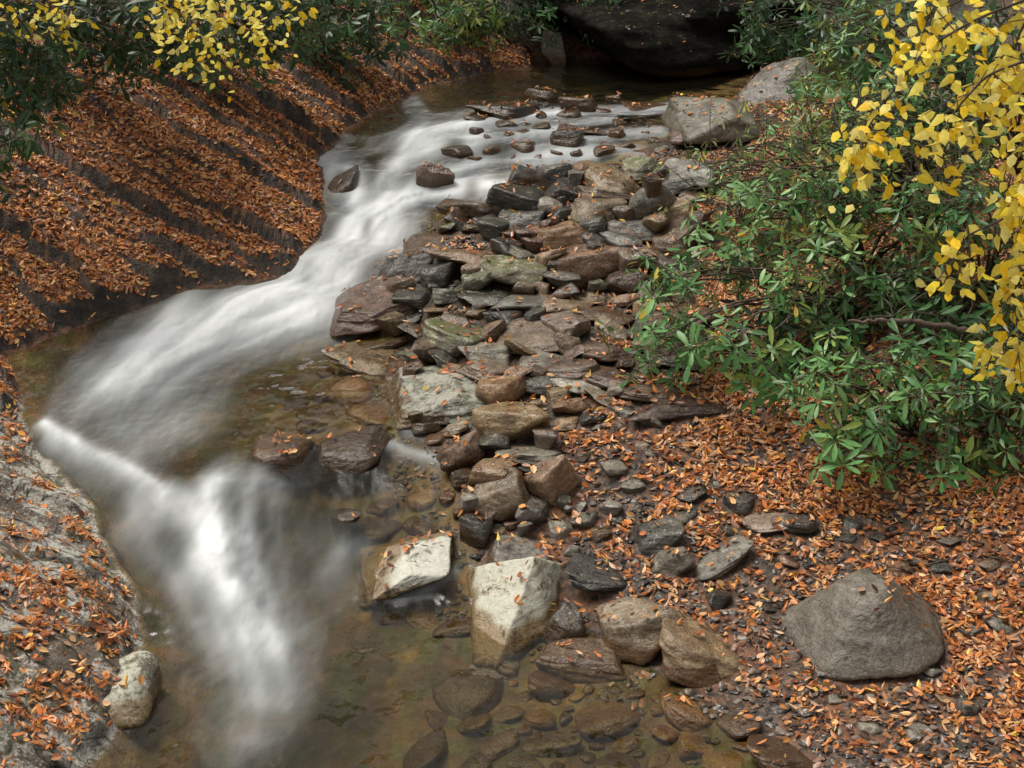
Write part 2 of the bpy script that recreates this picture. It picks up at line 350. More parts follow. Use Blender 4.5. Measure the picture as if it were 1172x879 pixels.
def lic(noise,n,st):
    acc=noise.copy()
    for sg in (1,-1):
        px=WXg.copy(); py=WYg.copy()
        for k in range(n):
            i=np.clip(((px-wx[0])/step).astype(int),0,nx-1); j=np.clip(((py-wy[0])/step).astype(int),0,ny-1)
            px+=sg*fx[j,i]*st; py+=sg*fy[j,i]*st
            i=np.clip(((px-wx[0])/step).astype(int),0,nx-1); j=np.clip(((py-wy[0])/step).astype(int),0,ny-1)
            acc+=noise[j,i]
    acc/=2*n+1; return np.clip(.5+(acc-acc.mean())/acc.std()*.22,0,1)
def blur(a,n):
    for _ in range(n):
        a=(a+np.roll(a,1,0)+np.roll(a,-1,0)+np.roll(a,1,1)+np.roll(a,-1,1))/5
    return a
n1=vn(WXg*22,WYg*22,s=91)*.6+vn(WXg*48,WYg*48,s=92)*.4
s1=blur(lic(n1,16,.022),2); s2=blur(lic(vn(WXg*6,WYg*6,s=93),13,.03),4)
lump=fbm(WXg*3.2,WYg*2.4,o=3,s=97)
streak=.4*s1+.6*s2; S=.42*s1+.58*s2
lw=1-sm(WYg,7.2,7.9)
slope=blur(np.clip(np.gradient(w,axis=0)/step,0,1.2),6)
foam=np.clip(mask*(.34+1.02*S)*(1-.35*lw*sm(.56-lump,0,.2))*(.92+.35*slope),0,1.1)**1.12*.86+.09*sm(S,.5,.9)*sm(mask,.01,.2)
foam=blur(np.clip(foam,0,.89),4)
churn=np.clip(blur(sm(mask,.01,.15)+sm(slope,.2,.4),12),0,1)
BP=[(240,585,45,.05),(285,580,35,.03),(275,690,50,.05),(400,215,25,.05),(440,225,25,.05),(380,290,30,.05),(120,530,25,.02),(500,160,30,.04)]
hump=mask*((s2-.5)*.06+(s1-.5)*.012+(lump-.5)*.06*lw)
for u,v,rp,hh in BP:
    a=march(u,v,W); s=rp*a[1]/cp/F; hump+=hh*np.exp(-((WXg-a[0])**2+((WYg-a[1])*.7)**2)/(s*s))
wz=blur(w,6)+hump+.012*(fbm(WXg*2.2,WYg*1.6,o=2,s=77)-.5)
depth=np.clip((wz-zt)/.42,0,1); depth=blur(depth,3)
keep=((dl<.5)&(dr<.9)).ravel()&(WYg.ravel()<18.1)
Fw=gridfaces(nx,ny); Fw=Fw[keep[Fw].all(1)]
used=np.unique(Fw); rem=np.zeros(nx*ny,int); rem[used]=np.arange(len(used))
wv=np.c_[WXg.ravel(),WYg.ravel(),wz.ravel()][used]
water=mesh_np('water',wv,rem[Fw],MW,attrs={'foam':foam.ravel()[used],'depth':depth.ravel()[used],'streak':streak.ravel()[used],'churn':churn.ravel()[used]})
tag(water,'clear brown stream with silky white cascades','water',kind='structure')
# ---------------------------------------------------------------- rocks
import bmesh
ICO={}
for k in (2,3,4,5,6):
    b=bmesh.new(); bmesh.ops.create_icosphere(b,subdivisions=k,radius=1)
    ICO[k]=(np.array([v.co[:] for v in b.verts]),np.array([[v.index for v in f.verts] for f in b.faces])); b.free()
HX=np.arange(-5.5,5.2,.015); HY=np.arange(4.5,17.8,.015); HXg,HYg=np.meshgrid(HX,HY)
H=terr(HXg,HYg); H0=H.copy()
inst_=lambda x,y:((y>4.6)&(y<17.7)&(x>-5.4)&(x<5.1))
def fnW(x,y): return np.maximum(terr(x,y),W(x,y)-.02)
def fnH(x,y):
    i=np.clip(((x-HX[0])/.015).round().astype(int),0,len(HX)-1); j=np.clip(((y-HY[0])/.015).round().astype(int),0,len(HY)-1)
    return np.where(inst_(x,y),np.maximum(H[j,i],W(x,y)-.02),terr(x,y))
def fnS(x,y): return np.maximum(terr(x,y),W(x,y)-.19)
def rock_verts(k,seed,planes=None,amp=.20,pw=None):
    r=np.random.default_rng(seed); V,Fc=ICO[k]
    if planes:
        N=np.array([p[:3] for p in planes],float); d=np.array([p[3] for p in planes],float)
        N/=np.linalg.norm(N,axis=1)[:,None]; p_=pw or 22
    else:
        n=r.integers(5,10); N=r.normal(size=(n,3)); N[:,2]*=.7; N/=np.linalg.norm(N,axis=1)[:,None]
        d=r.uniform(.62,.98,n)
        N=np.r_[N,[[.3*r.normal(),.25*r.normal(),1],[0,0,-1],[1,.4*r.normal(),.3*r.normal()+.2],[-1,.4*r.normal(),.3*r.normal()+.25],[.1,1,.1],[-.3*r.normal(),-1,.35]]]; N/=np.linalg.norm(N,axis=1)[:,None]
        d=np.r_[d,[.58,.8,.9,.9,.95,.9]+r.uniform(-.15,.08,6)]; p_=pw or r.uniform(8,20)
    q=np.maximum(V@N.T/d,0)
    R=(q**p_).sum(1)**(-1/p_)
    P=V*R[:,None]
    o=r.uniform(0,90,3)
    f1=fbm(P[:,0]*1.5+o[0],P[:,1]*1.5+o[1],P[:,2]*1.5+o[2],3,3)-.5
    f2=fbm(P[:,0]*6+o[0],P[:,1]*6+o[1],P[:,2]*9+o[2],3,5)-.5
    lay=vn(P[:,2]*6+o[0]+P[:,0]*.8,P[:,2]*0+o[1],s=6)-.5
    P=P*(1+(.12 if planes else amp)*f1+.05*f2)[:,None]; P[:,:2]*=(1+.04*lay)[:,None]
    for a in range(3):
        lo,hi=P[:,a].min(),P[:,a].max(); P[:,a]=(P[:,a]-(lo+hi)/2)/((hi-lo)/2)
    return P,Fc
def put_rock(name,u,v,wpx,hpx,typ,label,cat,roll=0,yaw=None,group=None,seed=0,k=5,sink=.2,fn=terr,minh=.34,planes=None,df=.95,amp=.2,pw=None,wl=.13,hf=1.12):
    p=march(u,v,fn,0)
    dep=proj(*p)[2]; Wd=wpx*dep/F; hh=hpx*dep/F
    th=math.atan2(CH-p[2],p[1]); D=min(df*Wd,.93*hh/math.sin(th)); D=max(D,.35*Wd)
    Hh=math.sqrt(max(hh*hh-(D*math.sin(th))**2,(minh*hh)**2))/math.cos(th)*hf
    P,Fc=rock_verts(k,seed,planes,amp,pw)
    P=P*np.array([Wd/2,D/2,Hh/2])*1.04
    r=np.random.default_rng(seed+999)
    yaw=math.radians(r.uniform(-16,16) if yaw is None else yaw); ro=math.radians(roll+r.uniform(-4,4)); pi_=math.radians(r.uniform(-12,4)) if not planes else 0
    c,s=math.cos(ro),math.sin(ro); P=P@np.array([[c,0,-s],[0,1,0],[s,0,c]])
    c,s=math.cos(pi_),math.sin(pi_); P=P@np.array([[1,0,0],[0,c,s],[0,-s,c]])
    c,s=math.cos(yaw),math.sin(yaw); P=P@np.array([[c,s,0],[-s,c,0],[0,0,1]])
    q=march(u,v,fn,Hh*(.5-sink))
    gap=q[2]+P[:,2].min()-float(terr(q[0],q[1]))+.03
    if gap>0:
        lowm=P[:,2]<0; P[lowm,2]*=1+gap/abs(P[:,2].min())
    xw=P[:,0]+q[0]; yw=P[:,1]+q[1]; wv=W(xw,yw)
    near=(DLf(xw,yw)<.25)&(DRf(xw,yw)<.15)
    zw=P[:,2]+q[2]
    wet=(1-sm(zw-wv+.05*(vn(P[:,0]*12,P[:,1]*12,s=4)-.5),wl-.05,wl))*near
    o=mesh_np(name,P,Fc,RM[typ],attrs={'wet':wet},loc=tuple(q))
    tag(o,label,cat,group)
    i=((xw-HX[0])/.015).round().astype(int); j=((yw-HY[0])/.015).round().astype(int)
    ok=(i>1)&(j>1)&(i<len(HX)-2)&(j<len(HY)-2)
    for di in (-1,0,1):
        for dj in (-1,0,1): np.maximum.at(H,(j[ok]+dj,i[ok]+di),zw[ok])
    return o
RK=[ # u,v,w,h,type,roll,label,landmark
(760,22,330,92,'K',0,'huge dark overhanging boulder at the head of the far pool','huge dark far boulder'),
(636,56,28,44,'G',0,'small upright pale-topped stone left of the huge dark far boulder',None),
(885,98,105,46,'G',-8,'big pale grey boulder on the right shore of the far pool','big pale far boulder'),
(815,132,92,38,'G',0,'broad grey boulder just below the right end of the far pool','broad grey boulder'),
(575,123,80,20,'D',0,'low dark wet slab with water sliding over it at the top of the rapids',None),
(662,117,42,18,'R',0,'small red-brown stone in midstream at the top of the rapids',None),
(738,119,70,12,'R',0,'thin flat red-brown slab awash near the right side of the far pool',None),
(650,157,40,18,'D',0,'small black wet stone at the upper end of the rock pile',None),
(668,145,62,14,'R',5,'thin reddish slab awash right above a small black wet stone',None),
(388,206,44,32,'D',10,'dark rounded hump of rock at the left bend between two white chutes','dark hump at the bend'),
(497,195,48,20,'R',0,'round brown stone poking up in the white water of the upper rapids','round brown stone'),
(523,172,36,14,'D',0,'small dark stone half drowned by the upper rapids',None),
(545,236,84,28,'R',4,'low leafy brown slab where two tongues of white water meet',None),
(600,198,44,22,'D',0,'dark domed stone at the left tip of the upper rock pile',None),
(632,200,44,28,'D',-25,'dark slab leaning left in the upper rock pile',None),
(652,216,58,24,'D',0,'black blocky stone under the leaning dark slab',None),
(698,207,92,32,'T',14,'long tan-brown slab tilted down to the right atop the pile','long tilted tan slab'),
(684,238,70,28,'T',6,'smooth tan lens-shaped stone below the long tilted tan slab',None),
(694,222,64,20,'R',10,'dark thin slab sandwiched under the long tilted tan slab',None),
(745,228,58,40,'G',-10,'pale pinkish grey block at the right edge of the upper pile','pale pinkish block'),
(600,245,72,28,'D',0,'wide dark slab beside the white water in the upper pile',None),
(722,258,66,24,'G',0,'dark grey slab below the pale pinkish block',None),
(512,273,98,28,'R',-8,'long glossy red-brown slab rising right beside the cascade','long glossy red slab'),
(462,303,74,32,'D',-10,'black wedge-shaped rock jutting into the cascade',None),
(535,291,84,26,'T',5,'olive-tan slab with a smooth top below the long glossy red slab',None),
(584,280,48,20,'D',0,'small black slab in the middle of the pile',None),
(585,308,88,34,'M',0,'grey-green mossy rounded rock in the middle of the pile','mossy rounded rock'),
(676,300,92,46,'R',0,'large red-brown block on the right of the rock pile','red-brown block'),
(642,268,70,30,'T',-10,'brown slab leaning up to the right above the large red-brown block',None),
(503,312,46,26,'D',0,'small dark stone between the black wedge and the mossy rounded rock',None),
(478,338,56,24,'D',0,'dark stone tucked behind the large glossy brown slab',None),
(424,345,112,46,'R',-8,'large glossy brown slab standing out over the white pool','large glossy brown slab'),
(640,347,84,30,'T',8,'tan slab tilted right below the large red-brown block',None),
(596,345,66,24,'G',0,'flat grey stone left of the tilted tan slab',None),
(553,335,68,22,'D',0,'flat black slab under the mossy rounded rock',None),
(693,358,90,26,'R',12,'reddish slab dipping right at the foot of the large red-brown block',None),
(438,386,88,28,'M',-5,'mossy slab behind the speckled rock at the pool edge',None),
(420,410,96,36,'N',5,'speckled lichen and moss rock at the right edge of the middle pool','speckled pool-edge rock'),
(520,384,76,36,'M',0,'rounded mossy brown rock in the lower half of the pile',None),
(556,398,66,28,'G',8,'grey slab beside the rounded mossy brown rock',None),
(612,382,90,32,'T',-5,'broad brown rock in the centre of the lower pile',None),
(555,420,60,26,'T',10,'orange-brown slab right above the lichen-spotted boulder',None),
(622,410,62,24,'G',0,'dull grey flat stone in the lower pile',None),
(658,420,64,26,'R',-8,'dark red stone with leaves on it in the lower pile',None),
(694,400,60,24,'R',0,'reddish stone at the right of the lower pile by the green leaves',None),
(498,446,124,58,'N',-8,'large lichen-spotted grey boulder at the tip of the lower pile','lichen-spotted boulder'),
(574,446,58,36,'T',-12,'brown rounded block right of the lichen-spotted boulder',None),
(520,474,66,26,'M',0,'leafy moss-edged stone under the lichen-spotted boulder',None),
(586,478,84,54,'T',-18,'smooth pinkish tan boulder leaning right at the top of the leafy bank','smooth pinkish boulder'),
(655,438,54,22,'G',0,'grey flat stone with a leaf rim above the leafy bank',None),
(700,430,70,26,'R',5,'brown stone at the right margin of the lower pile',None),
(395,512,104,34,'D',-8,'dark long slab lying in midstream above the lower fall','dark midstream slab'),
(318,514,86,30,'R',-5,'brown wet slab left of the dark midstream slab',None),
(603,515,78,28,'G',4,'low grey-brown slab just below the smooth pinkish boulder',None),
(525,514,54,34,'T',-20,'brown tilted stone at the water edge left of the low grey slab',None),
(532,545,34,20,'D',0,'small dark stone at the water edge below a brown tilted stone',None),
(574,566,60,50,'T',-30,'orange-brown angular slab leaning on its edge by the water','orange leaning slab'),
(632,550,58,46,'T',-25,'grey-brown angular block right of the orange leaning slab','grey-brown block'),
(612,583,50,28,'G',8,'small blue-grey block below the grey-brown angular block',None),
(545,604,36,30,'D',0,'dark pointed stone at the water edge below the orange leaning slab',None),
(598,627,84,44,'G',0,'dark grey rounded boulder behind the big white lichen boulder',None),
(458,642,116,56,'L',-14,'grey boulder with pale speckles standing alone in the lower stream','lone speckled boulder'),
(588,682,124,98,'L',-16,'big angular boulder crusted white with lichen at the lower pool edge','big white boulder'),
(648,716,48,42,'D',20,'dark wedge-shaped stone right of the big white lichen boulder',None),
(686,657,78,32,'D',6,'dark slate slab on the leaves right of the big white lichen boulder','dark slate slab'),
(752,610,62,34,'D',-22,'dark oblong stone tilted up to the right on the leafy bank','dark oblong stone'),
(770,637,50,34,'G',0,'round grey stone just below the dark oblong stone',None),
(825,634,78,32,'G',-22,'long grey slab tilted up to the right on the bank','long grey slab'),
(733,715,90,60,'T',-6,'tan-pink angular boulder at the shore of the lower pool','tan-pink boulder'),
(666,750,102,42,'G',0,'low grey mossy rock in the shallows at the lower shore','low grey shore rock'),
(803,742,104,60,'T',12,'flat orange-brown slab with leaves on the lower shore','orange shore slab'),
(985,704,182,92,'B',-5,'large smooth grey-brown boulder resting on the leaves at the right','large right boulder'),
(846,573,34,18,'D',0,'small dark stone on the leaves beneath the green shrub',None),
(824,683,32,22,'D',0,'small slate-blue stone below the long grey bank slab',None),
(790,563,36,16,'D',-10,'thin dark stone on the bank above the dark oblong stone',None),
(775,464,110,26,'R',0,'long low reddish ledge stone running under the green shrub',None),
(744,478,32,18,'G',0,'small grey egg-shaped stone under the green shrub edge',None),
(740,446,72,28,'R',6,'red-brown stone at the left foot of the green shrub',None),
(895,868,84,44,'R',10,'red-brown stone cut by the bottom edge of the picture','bottom edge red stone'),
(396,589,36,14,'D',0,'tiny black stone alone in the lower stream',None),
(146,786,60,70,'N',4,'rounded speckled boulder at the foot of the lower left bank','rounded bank boulder'),
(770,408,70,24,'D',0,'dark flat rock shaded by the tips of the green shrub',None),
(880,595,60,24,'T',-12,'tan flake of rock lying below the lowest green leaves',None),
(915,596,44,22,'D',0,'dark lump of rock at the foot of the front shrub',None)]
BASEP=[(0,0,-1,.9),(0,1,0,.95)]
SHP={'big angular boulder crusted':([(-.32,-.55,.80,.34),(.15,.75,.7,.46),(.95,-.35,.15,.60),(-1,-.1,.25,.92),(.6,-.8,.35,.56),(-.75,-.2,.65,.60)]+BASEP,1.25,28,1.05),
 'large smooth grey-brown boulder':([(-.1,-.15,1,.66),(-.75,-.35,.75,.76),(.9,-.2,.7,.78),(-.1,-1,.55,.76),(-.4,.7,.7,.8),(.6,.5,.7,.8),(.5,-.8,.6,.80)]+BASEP,.78,10,1.12),
 'grey boulder with pale':([(-.55,-.40,.85,.34),(.75,-.4,.6,.46),(-1,-.2,.2,.95),(.2,-1,.1,.9),(1,0,-.1,.95),(.2,.7,.9,.48)]+BASEP,1.15,26,1.1),
 'large lichen-spotted grey':([(-.3,-.45,.9,.48),(.7,-.3,.7,.60),(-1,-.2,.3,.9),(.1,-1,.2,.85),(1,0,0,.92),(.2,.6,.9,.6)]+BASEP,1.1,18,1.05),
 'broad grey boulder':([(-.5,-.5,.9,.45),(.6,-.3,.7,.6),(-1,-.2,.2,.95),(.2,-1,.1,.9),(1,0,.1,.9),(.2,.7,1,.6)]+BASEP,1.2,14,1.12),
 'dark long slab':([(.1,-.35,1,.50),(-1,-.3,.4,.85),(1,-.3,.4,.90),(-.2,-1,.4,.8),(.5,-.8,.5,.8),(-.4,.6,.9,.7)]+BASEP,.8,14,1.2),
 'brown wet slab left':([(-.1,-.35,1,.50),(-1,-.2,.5,.85),(1,-.3,.4,.90),(.2,-1,.4,.8),(-.5,-.8,.5,.8),(.4,.6,.9,.7)]+BASEP,.8,12,1.2),
 'dark rounded hump':([(-.3,-.3,.9,.7),(.5,-.5,.7,.75),(0,-1,.3,.85),(.9,0,.3,.85)]+BASEP,1.1,6,1.12),
 'rounded speckled boulder at the foot':([(.7,-.4,.7,.75),(-.6,-.2,1,.75),(1,0,.1,.9),(0,-1,.3,.9),(-1,0,0,.95),(.3,-.7,.8,.75)]+BASEP,1.7,5,.9),
 'large glossy brown slab':([(.15,-.3,1,.45),(-1,-.2,.3,.9),(1,.1,.3,.9),(-.2,-1,.25,.8),(.5,-.9,.1,.85),(-.6,.3,.9,.7)]+BASEP,1.1,24,1.12)}
occ=[]; LM=[]
ICOL={'R':'red-brown','D':'dark','G':'grey','T':'tan','M':'mossy','L':'pale lichened','S':'amber'}
for i,(u,v,w_,h_,t_,ro,lab,lm_) in enumerate(RK):
    kk=6 if w_>95 else 5
    big_=w_>=90
    inw=lab.startswith('dark long slab lying') or 'brown wet slab left' in lab or (v<200 and v>105) or 'tiny black' in lab or 'dark rounded hump' in lab
    pl=next((p for k_,p in SHP.items() if lab.startswith(k_)),(None,.95,None,1.12))
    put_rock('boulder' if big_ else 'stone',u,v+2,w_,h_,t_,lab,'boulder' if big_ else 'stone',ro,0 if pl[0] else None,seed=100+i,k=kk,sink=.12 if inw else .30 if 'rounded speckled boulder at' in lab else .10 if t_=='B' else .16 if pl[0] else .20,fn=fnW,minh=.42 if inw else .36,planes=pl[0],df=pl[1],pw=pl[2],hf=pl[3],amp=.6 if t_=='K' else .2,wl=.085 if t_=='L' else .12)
    occ.append((u,v,w_,h_))
    if lm_: LM.append((u,v,lm_))
def inpoly(u,v,P):
    c=False; n=len(P)
    for i in range(n):
        a=P[i]; b=P[i-1]
        if (a[1]>v)!=(b[1]>v) and u<(b[0]-a[0])*(v-a[1])/(b[1]-a[1])+a[0]: c=not c
    return c
LABELS={}
def auto(u,v,w_,h_,t_,noun,extra=''):
    L=sorted(LM,key=lambda q:(q[0]-u)**2+(1.6*(q[1]-v))**2)
    sz='tiny' if w_<18 else 'small' if w_<34 else 'medium' if w_<60 else 'broad'
    sh='flat' if h_<.42*w_ else 'blocky' if h_>.62*w_ else 'rounded'
    a=L[0]; b=L[1]; du=u-a[0]; dv=v-a[1]
    if abs(du)>abs(dv)*1.3: side='left of' if du<0 else 'right of'
    else: side='behind' if dv<0 else 'in front of'
    lab=f"{sz} {sh} {ICOL[t_]} {extra}{noun} {side} the {a[2]}"
    if lab in LABELS:
        lab=f"{sz} {sh} {ICOL[t_]} {extra}{noun} between the {a[2]} and {b[2]}"
    if len(lab.split())>16: lab=f"{sz} {ICOL[t_]} {extra}{noun} {side} the {a[2]}"
    LABELS[lab]=1
    return lab
def scatter(poly,n,wr,types,noun,group,hr=(.35,.65),sink=.25,fn=terr,extra='',ov=.55,kk=4,seed0=1000,rl=16,pw=None):
    us=[p[0] for p in poly]; vs=[p[1] for p in poly]; c=0; tr=0
    while c<n and tr<n*60:
        tr+=1; u=random.uniform(min(us),max(us)); v=random.uniform(min(vs),max(vs))
        if not inpoly(u,v,poly): continue
        w_=random.uniform(*wr)*(.7+.5*(v/600)); w_*=random.choice((.65,1,1,1.35)); h_=w_*random.uniform(*hr)
        if any(((u-a)/(ov*(p+w_)/2+1))**2+((v-b)/(ov*(q+h_)/2+1))**2<1 for a,b,p,q in occ): continue
        t_=random.choice(types)
        put_rock('stone',u,v,w_,h_,t_,auto(u,v,w_,h_,t_,noun,extra),'stone',random.uniform(-rl,rl),random.uniform(-35,35),group,seed=seed0+tr,k=kk,sink=sink,fn=fn,pw=pw)
        occ.append((u,v,w_,h_)); c+=1
PILE=[(455,290),(560,225),(620,192),(720,185),(800,195),(800,300),(760,440),(700,480),(620,500),(530,560),(470,470),(400,400),(440,350)]
scatter(PILE,86,(38,70),'RRTTDGDTMRD','stone','stones filling the rock pile beside the cascade',hr=(.34,.50),seed0=2000,ov=.66,fn=fnH,sink=.30,rl=22,kk=5)
scatter(PILE,24,(18,30),'RDTGD','stone','stones filling the rock pile beside the cascade',hr=(.4,.6),seed0=2900,ov=.75,fn=fnH,sink=.3,rl=18)
scatter([(520,540),(700,470),(900,560),(1160,640),(1160,850),(900,840),(720,700),(640,640)],52,(12,26),'DDGGTR','stone','loose stones on the leafy right bank',seed0=4000,ov=1)
scatter([(500,560),(600,500),(660,560),(640,620),(560,620)],14,(18,34),'DGTR','stone','stones along the lower water edge',seed0=5000,ov=.8,fn=fnH)
scatter([(520,780),(640,770),(720,800),(860,825),(870,879),(480,879)],20,(34,66),'SSTGM','stone','stones under the clear water of the lower pool',hr=(.45,.62),sink=.42,extra='underwater ',seed0=6000,ov=.85,kk=5,fn=fnS,pw=5)
scatter([(560,760),(700,785),(860,815),(870,879),(520,879)],34,(13,28),'SSTGMR','stone','stones under the clear water of the lower pool',hr=(.5,.7),sink=.35,extra='underwater ',seed0=6300,ov=.9,fn=fnS,pw=5)
scatter([(430,570),(520,560),(520,620),(560,720),(450,720),(420,690)],12,(18,45),'SDRG','stone','stones under the water beside the lower cascade',hr=(.4,.6),sink=.5,extra='underwater ',seed0=6500,ov=.8,fn=fnS,pw=5)
scatter([(340,425),(450,430),(440,490),(340,490)],7,(30,60),'SGR','stone','stones under the water of the middle pool',hr=(.4,.5),sink=.5,extra='underwater ',seed0=7000,ov=.6,fn=fnS,pw=6)
scatter([(540,108),(810,106),(800,190),(600,195),(540,190)],34,(18,46),'DRGDT','stone','stones breaking the water at the head of the rapids',hr=(.32,.46),sink=.16,seed0=7500,ov=1.0,fn=fnW)
# ---------------------------------------------------------------- instancing into a single mesh
def inst(T,Tf,pos,fr,sc,cols=None):
    N=len(pos); V=np.einsum('nk,mki->mni',T,fr)*sc[:,None,None]+pos[:,None,:]
    Fc=(Tf[None]+(np.arange(N)*len(T))[:,None,None]).reshape(-1,3)
    return V.reshape(-1,3),Fc,(None if cols is None else np.repeat(cols,len(T),0))
def leaf_t(w1,w2,fold,droop):
    V=np.array([[0,0,0],[.28,w1,0],[.3,0,-fold],[.28,-w1,0],[.66,w2,0],[.66,0,-fold],[.66,-w2,0],[1,0,0]],float)
    V[:,2]-=droop*V[:,0]**2
    Fc=np.array([[0,2,1],[0,3,2],[1,2,5],[1,5,4],[2,3,6],[2,6,5],[4,5,7],[5,6,7]]); return V,Fc
def leaf_r(w1,w2,w3,fold,droop):   # oblong leaf with a blunt tip
    V=np.array([[0,0,0],[.12,.02,0],[.12,-.02,0],[.38,w1,0],[.4,0,-fold],[.38,-w1,0],[.7,w2,0],[.7,0,-fold],[.7,-w2,0],[.92,w3,0],[.92,-w3,0],[1,0,0]],float)
    V[:,2]-=droop*V[:,0]**2
    Fc=np.array([[0,2,1],[1,2,4],[1,4,3],[2,5,4],[3,4,7],[3,7,6],[4,5,8],[4,8,7],[6,7,9],[7,8,10],[7,10,9],[9,10,11]]); return V,Fc
def norm(a): return a/(np.linalg.norm(a,axis=-1,keepdims=True)+1e-9)
def hs(A,x,y):
    i=np.clip(((x-HX[0])/.015).round().astype(int),1,len(HX)-2); j=np.clip(((y-HY[0])/.015).round().astype(int),1,len(HY)-2)
    return A[j,i],(A[j,i+1]-A[j,i-1])/.03,(A[j+1,i]-A[j-1,i])/.03
Hs=blur(H,1)
def litter(N,seed):
    r=np.random.default_rng(seed)
    x=r.uniform(-5.4,5.1,N); y=r.uniform(4.6,17.7,N)
    h,_,_=hs(H,x,y); h0,_,_=hs(H0,x,y); _,gx_,gy_=hs(Hs,x,y)
    u,v,d=proj(x,y,h); ok=(u>-60)&(u<1235)&(v>-40)&(v<920)
    w=W(x,y); dl=DLf(x,y); dr=DRf(x,y); rock=(h-h0)>.015
    sl=np.hypot(gx_,gy_)
    nz_=fbm(x*1.7,y*1.7,o=3,s=201); n2=fbm(x*5,y*5,o=3,s=203)
    pl=np.where(y+.5*(n2-.5)<8.6,.10+.70*sm(.5*nz_+.5*n2,.48,.58),.95)*(1-.93*sm(sl,1.3,2.1))*sm(dl,.0,.10)
    pr_=(.34+.75*sm(.5*nz_+.5*n2,.43,.54))*sm(dr,.05,.5)*(1-.6*sm(sl,.9,1.5))*(.45+.55*sm(dr,.6,1.2))
    pz=sm(dr,-.1,.2)*(1-sm(dr,1.1,1.9))*sm(y,8.2,9.2)*(1-sm(y,15,16)); pr_=pr_*(1-.65*pz)
    p=np.where(dl>0,pl,np.where(dr>0,pr_,0))
    p=np.where(rock,.08*(sl<.9)*(n2>.45)*(1-.5*pz),p); p=np.where(h<w+.015,0,p)
    ok&=r.random(N)<p
    x,y,h,gx_,gy_=x[ok],y[ok],h[ok],gx_[ok],gy_[ok]; n=len(x)
    nrm=norm(np.c_[-np.clip(gx_,-1,1),-np.clip(gy_,-1,1),np.ones(n)]+r.normal(0,.33,(n,3)))
    a=r.uniform(0,2*np.pi,n); t=np.c_[np.cos(a),np.sin(a),np.zeros(n)]
    Yv=norm(np.cross(nrm,t)); Xv=np.cross(Yv,nrm)
    fr=np.stack([Xv,Yv,nrm],1)
    return x,y,h,fr,n,r
PAL=np.array([(.60,.22,.06),(.72,.30,.08),(.47,.15,.04),(.30,.09,.03),(.78,.45,.20),(.66,.38,.23),(.20,.08,.04),(.11,.055,.03),(.88,.58,.10),(.76,.23,.06)])
PW=np.array([.18,.17,.13,.11,.13,.10,.08,.04,.02,.04])
Vs=[];Fs=[];Cs=[];off=0
for seed,shape,N in ((1,(.19,.17,-.07,-.25),140000),(2,(.30,.26,.06,.25),100000),(3,(.16,.10,-.1,-.5),80000),(4,(.26,.2,.12,.1),65000)):
    x,y,h,fr,n,r=litter(N,seed+300)
    T,Tf=leaf_t(*shape); T=T-np.array([.5,0,0])
    sc=r.uniform(.022,.066,n); cols=PAL[r.choice(len(PAL),n,p=PW)]*r.uniform(.6,1.25,(n,1))
    V,Fc,cc=inst(T,Tf,np.c_[x,y,h+.008+r.uniform(0,.014,n)],fr,sc,cols)
    Vs.append(V);Fs.append(Fc+off);Cs.append(cc);off+=len(V)
print('litter verts',off)
o=mesh_np('leaf_litter',np.concatenate(Vs),np.concatenate(Fs),ML,smooth=False,attrs={'col':np.concatenate(Cs)}); tag(o,'rust and orange fallen leaves carpeting both banks','fallen leaves',kind='stuff')
# gravel
r=np.random.default_rng(55); N=38000
x=r.uniform(-1.5,4.2,N); y=r.uniform(4.7,13,N); h,_,_=hs(H,x,y); h0,_,_=hs(H0,x,y)
dr=DRf(x,y); ok=(dr>-.35)&((h-h0)<.01)&(r.random(N)<(.45+.55*(1-sm(dr,.2,1.6)))); x,y,h=x[ok],y[ok],h[ok]; n=len(x)
T,Tf=ICO[2]; T=T*np.array([1,.65,.3]); T=T*(1+.45*(TB[:len(T)]-.5))[:,None]
nrm=norm(np.c_[r.normal(0,.3,(n,2)),np.ones(n)]); a=r.uniform(0,6.28,n); t=np.c_[np.cos(a),np.sin(a),np.zeros(n)]; Yv=norm(np.cross(nrm,t)); fr=np.stack([np.cross(Yv,nrm),Yv,nrm],1)
GP=np.array([(.06,.052,.047),(.11,.09,.078),(.19,.155,.13),(.24,.13,.08),(.035,.03,.027)])
V,Fc,cc=inst(T,Tf,np.c_[x,y,h+.004],fr,r.uniform(.008,.034,n),GP[r.integers(0,5,n)])
g=G('gravel_stone'); MGR=g.end(g.pr(g.attr('col','Color'),.32,None,.5))
o=mesh_np('gravel',V,Fc,MGR,smooth=False,attrs={'col':cc}); tag(o,'dark slaty gravel along the right bank','gravel',kind='stuff')
